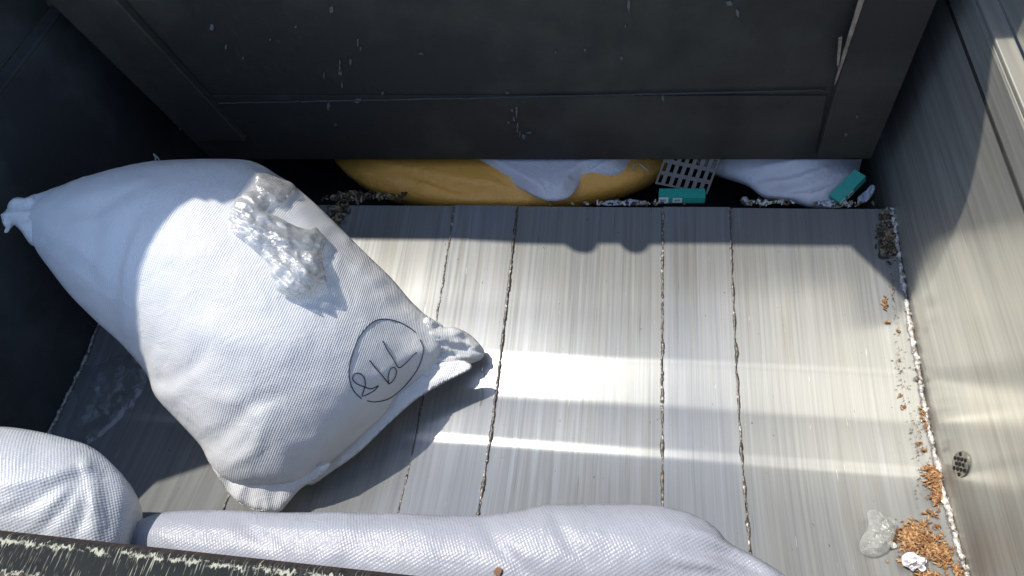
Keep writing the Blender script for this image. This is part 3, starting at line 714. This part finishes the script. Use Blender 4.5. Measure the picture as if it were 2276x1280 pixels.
o = sr.build('woven_sack', M['sack_grey'], .06, None, floor=False, D=.10, nz=lambda p: .004*fnoise((p[0], p[1], 0), 13, 9.0, 3))
tag(o, 'greyish pink tinged white sack bulging under the right end of the blade', 'sack')

# ------------------------------------------------------------------ films
def film_on(S, outline, name, mat, h, base, T, D, amp, sc, seed, label, cat, layers=3, extra=None):
    rr = random.Random(int(seed)); outline = [(x + rr.uniform(-5, 5), y + rr.uniform(-5, 5)) for x, y in catmull(outline, 14)]
    poly = np.array(catmull(outline, 6)); lo, hi = poly.min(0), poly.max(0)
    g = [(x + (h/2 if k % 2 else 0), y) for k, y in enumerate(np.arange(lo[1], hi[1], h*.866)) for x in np.arange(lo[0], hi[0], h)]
    g = np.array(g); g = g[inside(g, poly)]; g = g[polydist(g, poly) > .5*h]
    bp = np.array(catmull(outline, h)); P = np.vstack([bp, g]); nb = len(bp)
    vs, es, fs, *_ = delaunay_2d_cdt([Vector(p) for p in P], [], [list(range(nb))], 1, 1e-6)
    d = polydist(np.array([tuple(v) for v in vs]), poly); out = []
    for lay in range(layers):
        W = []
        for k, v in enumerate(vs):
            b0, nn = S.hit(v.x, v.y) if S else (floorpt(v.x, v.y), Vector((0, 0, 1)))
            if b0 is None:
                b0 = onplane(v.x, v.y, getattr(S, 'p0'), S.n); nn = S.n
            q = min(1, d[k]/D); ht = base + T*(1-(1-q)**2)**.6*(1 - .33*lay)
            if extra: ht += extra(v.x, v.y)
            ht += amp*(ridged(((v.x + v.y*.5)*.004, (v.y - v.x*.5)*.012, lay*1.0), sc, seed + lay*4, 3) - .6)*(.3 + .7*q)
            ht += amp*.30*noise.noise(Vector((v.x*.035, v.y*.035, seed + lay)))
            ht = max(.0015, ht)
            toc = (CAM - b0).normalized()
            W.append(b0 + toc*ht + Vector((0, 0, 0))*0 + Vector((noise.noise(Vector((v.x*.05, v.y*.05, seed))), noise.noise(Vector((v.x*.05, v.y*.05, seed+9))), 0))*amp*.12)
        out.append((W, [tuple(f) for f in fs]))
    v_, f_ = join_vf(out)
    o = mesh(name, v_, f_, mat, None, smooth=True); tag(o, label, cat); return o
out_f = [(572, 388), (600, 388), (632, 400), (655, 420), (630, 445), (600, 458), (590, 475), (625, 482), (660, 500), (700, 510), (722, 532), (716, 560), (722, 600), (720, 625), (690, 645), (650, 660), (625, 650), (612, 625), (595, 600), (575, 560), (530, 530), (510, 500), (508, 470), (525, 440), (555, 420)]
ff = film_on(sack, out_f, 'crumpled_film', M['film'], 4.5, .008, .022, 45, .030, 2.7, 3.0, 'crumpled clear plastic film lying on top of the large handwritten sack', 'plastic film',
             extra=lambda x, y: .016*math.exp(-((x-670)**2 + (y-610)**2)/50**2))
out_g = [(180, 800), (215, 815), (262, 790), (310, 792), (333, 835), (318, 870), (290, 905), (250, 945), (215, 975), (190, 985), (160, 965), (150, 940), (175, 890), (165, 840)]
fg = film_on(None, out_g, 'plastic_film', M['film_thin'], 6.0, .005, .008, 40, .016, 3.5, 8.0, 'thin clear plastic film lying flat on the shaded floor by the left wall', 'plastic film', layers=1)

def lump(name, outline, p0, T, amp, sc, mat, label, cat, h=.004, bottom=None, D=.03, nrm=(0, -.1, 1), flat=False):
    s_ = Soft(outline, p0, nrm, h); s_.X[:, 2] = s_.dome(T, D)
    o = s_.build(name, mat, bottom or T*.6, None, D=D, nz=lambda p: amp*(ridged((p[0], p[1], 0), sc, T*100, 3) - .62)*2, both=True)
    if flat: o.data.polygons.foreach_set('use_smooth', [False]*len(o.data.polygons))
    return tag(o, label, cat)
lump('clear_bag', [(1928, 1140), (1936, 1133), (1950, 1133), (1965, 1145), (1990, 1155), (1992, 1175), (1985, 1200), (1972, 1225), (1945, 1238), (1920, 1233), (1910, 1215), (1915, 1195), (1930, 1170)],
     floorpt(1950, 1190, .015), .022, .011, 34, M['bagclear'], 'small clear plastic bag beside the orange crumbs on the right', 'plastic bag', .0052, flat=True)
lump('crumpled_tissue', [(2004, 1240), (2012, 1230), (2028, 1227), (2042, 1236), (2058, 1240), (2060, 1250), (2054, 1256), (2060, 1266), (2048, 1270), (2038, 1262), (2030, 1270), (2020, 1262), (2008, 1256)],
     floorpt(2030, 1250, .014), .010, .012, 75, simple('white_tissue', (.82, .78, .82), .8, bump=.001, var=.08), 'crumpled white tissue lying on the orange crumbs', 'tissue', .0026, D=.012, flat=True)

# ------------------------------------------------------------------ crumbs and litter
def shred(p, L_, w_, t_, bend, up=Vector((0, 0, 1))):
    an = random.uniform(0, 2*math.pi); tilt = random.uniform(-.5, .5); n = 4
    d = Vector((math.cos(an), math.sin(an), tilt*.5)).normalized(); s_ = d.cross(up).normalized(); u_ = s_.cross(d)
    vs, fs = [], []
    for i in range(n):
        t = i/(n-1) - .5; wd = w_*(1 - 1.7*t*t)*random.uniform(.8, 1.2); c = p + d*L_*t + u_*(bend*(1 - 4*t*t)) + s_*bend*t
        vs += [c - s_*wd - u_*t_, c + s_*wd - u_*t_, c + s_*wd*.7 + u_*t_, c - s_*wd*.7 + u_*t_]
    for i in range(n-1):
        for k in range(4): fs.append((i*4+k, i*4+(k+1) % 4, i*4+4+(k+1) % 4, i*4+4+k))
    fs += [(3, 2, 1, 0), (n*4-4, n*4-3, n*4-2, n*4-1)]
    return vs, fs
def pile(name, spots, mats, label, cat, sz=(.005, .011), zfun=None, parent=None):
    L = []; fm = []
    for (cx, cy, rx, ry, rot, cnt, hh) in spots:
        for k in range(cnt):
            r = abs(random.gauss(0, .5)); a = random.uniform(0, 2*math.pi); r = min(r, 1.3)
            ox, oy = rx*r*math.cos(a), ry*r*math.sin(a); px = cx + ox*math.cos(rot) - oy*math.sin(rot); py = cy + ox*math.sin(rot) + oy*math.cos(rot)
            p = floorpt(px, py, .003 + hh*max(0, 1-r)*random.random()); 
            if p.x > XR - .003: p.x = XR - random.uniform(.004, .012)
            l_ = random.uniform(*sz); v, f = shred(p, l_, l_*random.uniform(.14, .24), l_*.12, random.uniform(-.2, .35)*l_); L.append((v, f)); fm += [random.randrange(len(mats))]*len(f)
    vs, fs = join_vf(L); o = mesh(name, vs, fs, None, parent, mats=mats, fmat=fm); return tag(o, label, cat, kind='stuff')
cm = [simple('crumb_orange', (.40, .20, .075), .7, var=.55, scale=300), simple('crumb_tan', (.50, .31, .15), .7, var=.5, scale=300), simple('crumb_brown', (.24, .11, .045), .7, var=.5, scale=300)]
pile('food_crumbs', [(2035, 1195, 50, 38, .3, 900, .014), (2085, 1225, 45, 24, .5, 450, .010), (2030, 1245, 45, 22, 0, 130, .004), (2130, 1268, 30, 10, .6, 70, .004), (2060, 1275, 60, 8, 0, 50, .003),
                     (2076, 1060, 24, 26, 0, 320, .012), (2084, 1100, 20, 20, 0, 200, .008), (2070, 1040, 26, 9, 0, 50, .004), (2055, 920, 9, 22, 0, 60, .006), (2060, 945, 6, 10, 0, 20, .004), (2055, 1000, 8, 9, 0, 12, .002),
                     (2070, 1140, 14, 12, 0, 22, .003), (2085, 1170, 8, 8, 0, 10, .002), (2086, 1195, 16, 20, 0, 14, .002),
                     (2043, 983, 7, 8, 0, 7, .001), (2008, 903, 8, 5, 0, 7, .001), (2000, 880, 4, 5, 0, 4, .001), (1967, 675, 8, 14, 0, 26, .003), (1972, 716, 7, 6, 0, 9, .001), (1997, 735, 3, 4, 0, 3, .001)], cm,
     'orange brown food shreds scattered along the right wall of the hopper floor', 'food crumbs', (.0032, .0095))
dm_ = [simple('litter_brown', (.16, .11, .06), .8, var=.5, scale=200), simple('litter_tan', (.33, .27, .17), .8, var=.5, scale=200), simple('litter_dark', (.05, .04, .03), .8, var=.5)]
pile('dried_litter', [(1972, 530, 26, 42, 0, 330, .012), (1968, 480, 18, 14, 0, 60, .01), (1985, 555, 14, 20, 0, 60, .01)], dm_, 'damp brown scraps heaped in the shaded far right corner of the floor', 'litter', (.006, .014))
pile('leaf_litter', [(775, 438, 50, 12, -.1, 170, .02), (752, 470, 20, 22, 0, 110, .012), (850, 436, 60, 6, 0, 60, .008), (745, 495, 12, 20, 0, 30, .006)], dm_, 'dry brown leafy litter in the shade just behind the large sack', 'litter', (.008, .02))
pile('trodden_scraps', [(1700, 449, 70, 6, 0, 70, .006), (1400, 451, 140, 4, 0, 70, .005), (1870, 452, 70, 6, 0, 70, .01)], dm_ + [simple('scrap_pale', (.55, .56, .6), .7)], 'strip of small mixed scraps along the far lip of the hopper floor', 'litter', (.006, .016))
pile('floor_grit', [(2040, 1000, 40, 300, -.12, 130, .0), (2000, 800, 20, 170, -.1, 70, 0), (1985, 640, 14, 60, 0, 35, 0)], [dm_[0], cm[2]], 'fine dark specks of grit along the right side of the floor', 'grit', (.0015, .004))

# pale paper bits
pm = simple('pale_paper', (.36, .39, .45), .7, var=.2, bump=.001)
def paper(outline, label, name='paper_scrap', mat=None, dz=.006, amp=.012):
    return lump(name, outline, floorpt(*outline[0], dz), .004, amp, 70, mat or pm, label, 'paper scrap', .003, D=.012, nrm=(0, -.5, .87))
paper([(1335, 452), (1360, 444), (1385, 447), (1400, 442), (1425, 446), (1442, 450), (1430, 455), (1390, 455), (1350, 457)], 'torn pale blue paper strip lying on the lip left of the teal box')
paper([(1648, 440), (1658, 436), (1666, 446), (1672, 454), (1660, 456), (1650, 450)], 'small white paper twist on the lip right of the teal box')
paper([(1686, 452), (1705, 448), (1735, 445), (1738, 449), (1715, 453), (1695, 457)], 'thin pale green paper sliver in front of the greyish sack', mat=simple('greenish_paper', (.5, .6, .45), .7))
paper([(1905, 440), (1922, 425), (1938, 410), (1945, 420), (1930, 445), (1912, 452)], 'crumpled pale wrapper beside the tilted teal box in the corner')
paper([(1820, 450), (1850, 444), (1880, 450), (1868, 461), (1835, 460)], 'pale blue wrapper tucked under the greyish sack')
M['chip'] = simple('white_chip', (.8, .78, .7), .7)
for (cx, cy), lb in (((1983, 1211), 'small white chip at the left edge of the orange crumb pile'), ((2101, 1113), 'white flake resting on the weld above the crumb pile')):
    p = floorpt(cx, cy, .006); p.x = min(p.x, XR - .008)
    bm = bmesh.new(); bmesh.ops.create_icosphere(bm, subdivisions=2, radius=.0055)
    for v in bm.verts: v.co *= 1 + .5*noise.noise(v.co*300 + Vector((cx, 0, 0)))
    vs = [(v.co.x*1.1 + p.x, v.co.y*1.1 + p.y, v.co.z*.6 + p.z) for v in bm.verts]; fs = [tuple(v.index for v in f.verts) for f in bm.faces]; bm.free()
    tag(mesh('white_chip', vs, fs, M['chip']), lb, 'chip')

# ------------------------------------------------------------------ teal boxes
M['teal'] = simple('teal_card', (.02, .30, .24), .5, var=.15); M['label'] = simple('white_label', (.72, .76, .74), .6, var=.05); M['labelink'] = simple('label_print', (.10, .16, .18), .6)
def carton(p, xax, yax, L_, W_, Hh, lab, cat='carton'):
    xax = xax.normalized(); zax = xax.cross(yax).normalized(); yax = zax.cross(xax)
    R_ = Matrix((xax, yax, zax)).transposed()
    T_ = lambda vs: [p + R_ @ Vector(v) for v in vs]
    vs, fs = box_vf(0, L_, 0, W_, 0, Hh); o = mesh('medicine_carton', T_(vs), fs, M['teal']); bevel(o, .0008)
    e = .0006
    def patch(name, x0, x1, y0, y1, z0, z1, m): 
        v, f = box_vf(x0, x1, y0, y1, z0, z1); return mesh(name, T_(v), f, m, o)
    a = patch('label', L_*.30, L_*.50, -e, .0, Hh*.18, Hh*.85, M['label'])
    b2 = patch('end_panel', -e, L_*.205, -e*.9, -.0002, 0.0005, Hh, M['label'])
    L = []
    for x0, x1 in ((.015, .16), (.33, .47)):
        k = 9
        for i in range(k):
            xa = (x0 + (x1-x0)*(i+.1)/k)*L_; xb = (x0 + (x1-x0)*(i+.1+.35+.3*(i % 2))/k)*L_
            L.append(box_vf(xa, xb, -e*2.0, -e*1.3, Hh*.38, Hh*.72))
    v, f = join_vf(L); mesh('barcode_print', T_(v), f, M['labelink'], o)
    L = [box_vf(.56*L_, .93*L_, -e*1.3, -.0001, Hh*(.32+.2*i), Hh*(.38+.2*i)) for i in range(2)]
    tag(o, lab, cat); return o
pa = floorpt(1464, 452, .001); pb = floorpt(1566, 452, .001)
d = pb - pa; carton(pa, d, Vector((0, 1, 0)), d.length, .028, .022, 'teal carton with two white labels lying flat on the far lip')
pa = floorpt(1868, 460, .0); pb = onplane(1925, 402, Vector((0, 1.07, 0)), Vector((0, 1, 0)))
d = pb - pa; carton(pa, d, Vector((.3, .8, .3)), d.length, .03, .025, 'teal carton tilted up into the far right corner')

# grey slotted grate
gm_ = simple('grey_plastic', (.13, .122, .11), .6, var=.2)
gp = onplane(1515, 436, Vector((0, 1.045, 0)), Vector((0, 1, 0)))
q = [onplane(*c, gp, Vector((0, .55, -.8)).normalized()) for c in ((1456, 408), (1572, 432), (1590, 372), (1484, 330))]
ax = q[1] - q[0]; ay = q[3] - q[0]; nn = ax.cross(ay).normalized(); L = []
W_, H_ = ax.length, ay.length; ux, uy = ax.normalized(), ay.normalized()
def qb(a0, a1, b0, b1):
    P_ = [q[0] + ux*a + uy*b for a, b in ((a0, b0), (a1, b0), (a1, b1), (a0, b1))]; vs = P_ + [p - nn*.008 for p in P_]
    return vs, [(0, 1, 2, 3), (7, 6, 5, 4), (0, 4, 5, 1), (1, 5, 6, 2), (2, 6, 7, 3), (3, 7, 4, 0)]
nc, nr = 7, 3; bx = .30
cw = W_/nc; ch = H_/nr
for i in range(nc + 1): L.append(qb(max(0, i*cw - cw*bx*.9), min(W_, i*cw + cw*.28*.9), 0, H_))
for j in range(nr + 1):
    for i in range(nc): L.append(qb(i*cw + cw*.26, (i+1)*cw - cw*.28, max(0, j*ch - ch*.16), min(H_, j*ch + ch*.16)))
vs, fs = join_vf(L); o = mesh('plastic_grate', vs, fs, gm_); tag(o, 'grey slotted plastic grate leaning between the yellow and greyish sacks', 'grate')

# ------------------------------------------------------------------ drain cover on the right wall
c = onplane(2138, 1032, Vector((XR, 0, 0)), Vector((1, 0, 0))); t_ = onplane(2138, 998, Vector((XR, 0, 0)), Vector((1, 0, 0)))
l_ = onplane(2124, 1032, Vector((XR, 0, 0)), Vector((1, 0, 0)))
RR = .027
dr = NB('drain_metal'); n = dr.noise(dr.coord(), 60, 4, .6); dr.set(col=dr.ramp(n, [(.4, (.10, .09, .075)), (.7, (.34, .32, .25))]), rough=.5, metal=.3, normal=dr.bump(n, .6, .003))
k = 28; vs = []; ring = [(RR*.78*math.cos(2*math.pi*i/k), RR*math.sin(2*math.pi*i/k)*1.12) for i in range(k)]
vs = [(XR - .003, c.y + a, c.z + b_) for a, b_ in ring] + [(XR + .001, c.y + a*1.03, c.z + b_*1.03) for a, b_ in ring]
dc = mesh('drain_cover', vs, [tuple(range(k))] + [(i, (i+1) % k, k+(i+1) % k, k+i) for i in range(k)], dr.m, truck)
L = []
for i in range(-2, 3):
    for j in range(-2, 3):
        a, b_ = (i + (.5 if j % 2 else 0))*.0098, j*.0108
        if math.hypot(a/.78, b_) > RR*.86: continue
        rg = [(.0033*math.cos(2*math.pi*m/12), .0037*math.sin(2*math.pi*m/12)) for m in range(12)]
        v = [(XR - .0045, c.y + a + s_, c.z + b_ + t2) for s_, t2 in rg] + [(XR - .002, c.y + a + s_, c.z + b_ + t2) for s_, t2 in rg]
        L.append((v, [tuple(range(12))] + [(m, (m+1) % 12, 12+(m+1) % 12, 12+m) for m in range(12)]))
vs, fs = join_vf(L); mesh('drain_hole', vs, fs, simple('hole_shade_black', (.01, .01, .01), .9), dc)  # black plugs stand in for the shade inside the holes

# ------------------------------------------------------------------ hood plate added out of view, outline projected from the wanted shadow edges
ZH = 1.92
def proj(p): k = (ZH - p.z)/SUN.z; q = p + SUN*k; return (q.x, q.y)
def wallp(px, py): return onplane(px, py, Vector((XR, 0, 0)), Vector((1, 0, 0)))
edge = []
def sackp(px, py):
    p, _ = sack.hit(px, py); return p
for q in ((318, 825), (310, 760), (304, 700), (303, 640), (312, 585), (332, 540), (365, 490), (400, 455), (430, 438), (455, 446), (470, 440), (490, 452), (530, 440), (556, 408), (572, 384)):
    p = sackp(*q)
    if p is not None: edge.append(proj(p))
e0 = proj(floorpt(560, 528)); edge.append((edge[-1][0] + .004, e0[1] - .10)); edge.append((e0[0] + .02, e0[1]))
for q in ((1005, 533), (1150, 541), (1255, 543), (1262, 549), (1272, 556), (1285, 561), (1302, 562), (1316, 558), (1324, 548), (1328, 541), (1376, 541), (1383, 549), (1395, 559), (1412, 563), (1428, 559), (1438, 550), (1442, 543), (1480, 543), (1630, 544), (1888, 546), (1960, 615), (2015, 672)):
    edge.append(proj(floorpt(*q)))
for q in ((2062, 640), (2100, 560), (2135, 480), (2155, 420), (2175, 330), (2190, 240), (2204, 130), (2206, 96)):
    edge.append(proj(wallp(*q)))
xe = edge[-1]
poly = [(XL - .50, edge[0][1] - .16)] + edge + [(xe[0] + .05, xe[1] + .002), (XR + .12, xe[1] + .03), (XR + .12, 3.2), (XL - .50, 3.2)]
SHADOW_HOOD = poly
vs2 = [Vector(p) for p in poly]
from mathutils.geometry import tessellate_polygon
tri = tessellate_polygon([[Vector((p[0], p[1], 0)) for p in poly]])
n = len(poly); vs = [(p[0], p[1], ZH) for p in poly] + [(p[0], p[1], ZH + .006) for p in poly]
fs = [tuple(t) for t in tri] + [tuple(i + n for i in t)[::-1] for t in tri] + [(i, (i+1) % n, n+(i+1) % n, n+i) for i in range(n)]
ho = mesh('shadow_hood', vs, fs, M['dark'], truck)
bm = bmesh.new(); bm.from_mesh(ho.data); bmesh.ops.recalc_face_normals(bm, faces=bm.faces); bm.to_mesh(ho.data); bm.free()
print('hood edge', [(round(a, 2), round(b, 2)) for a, b in edge])
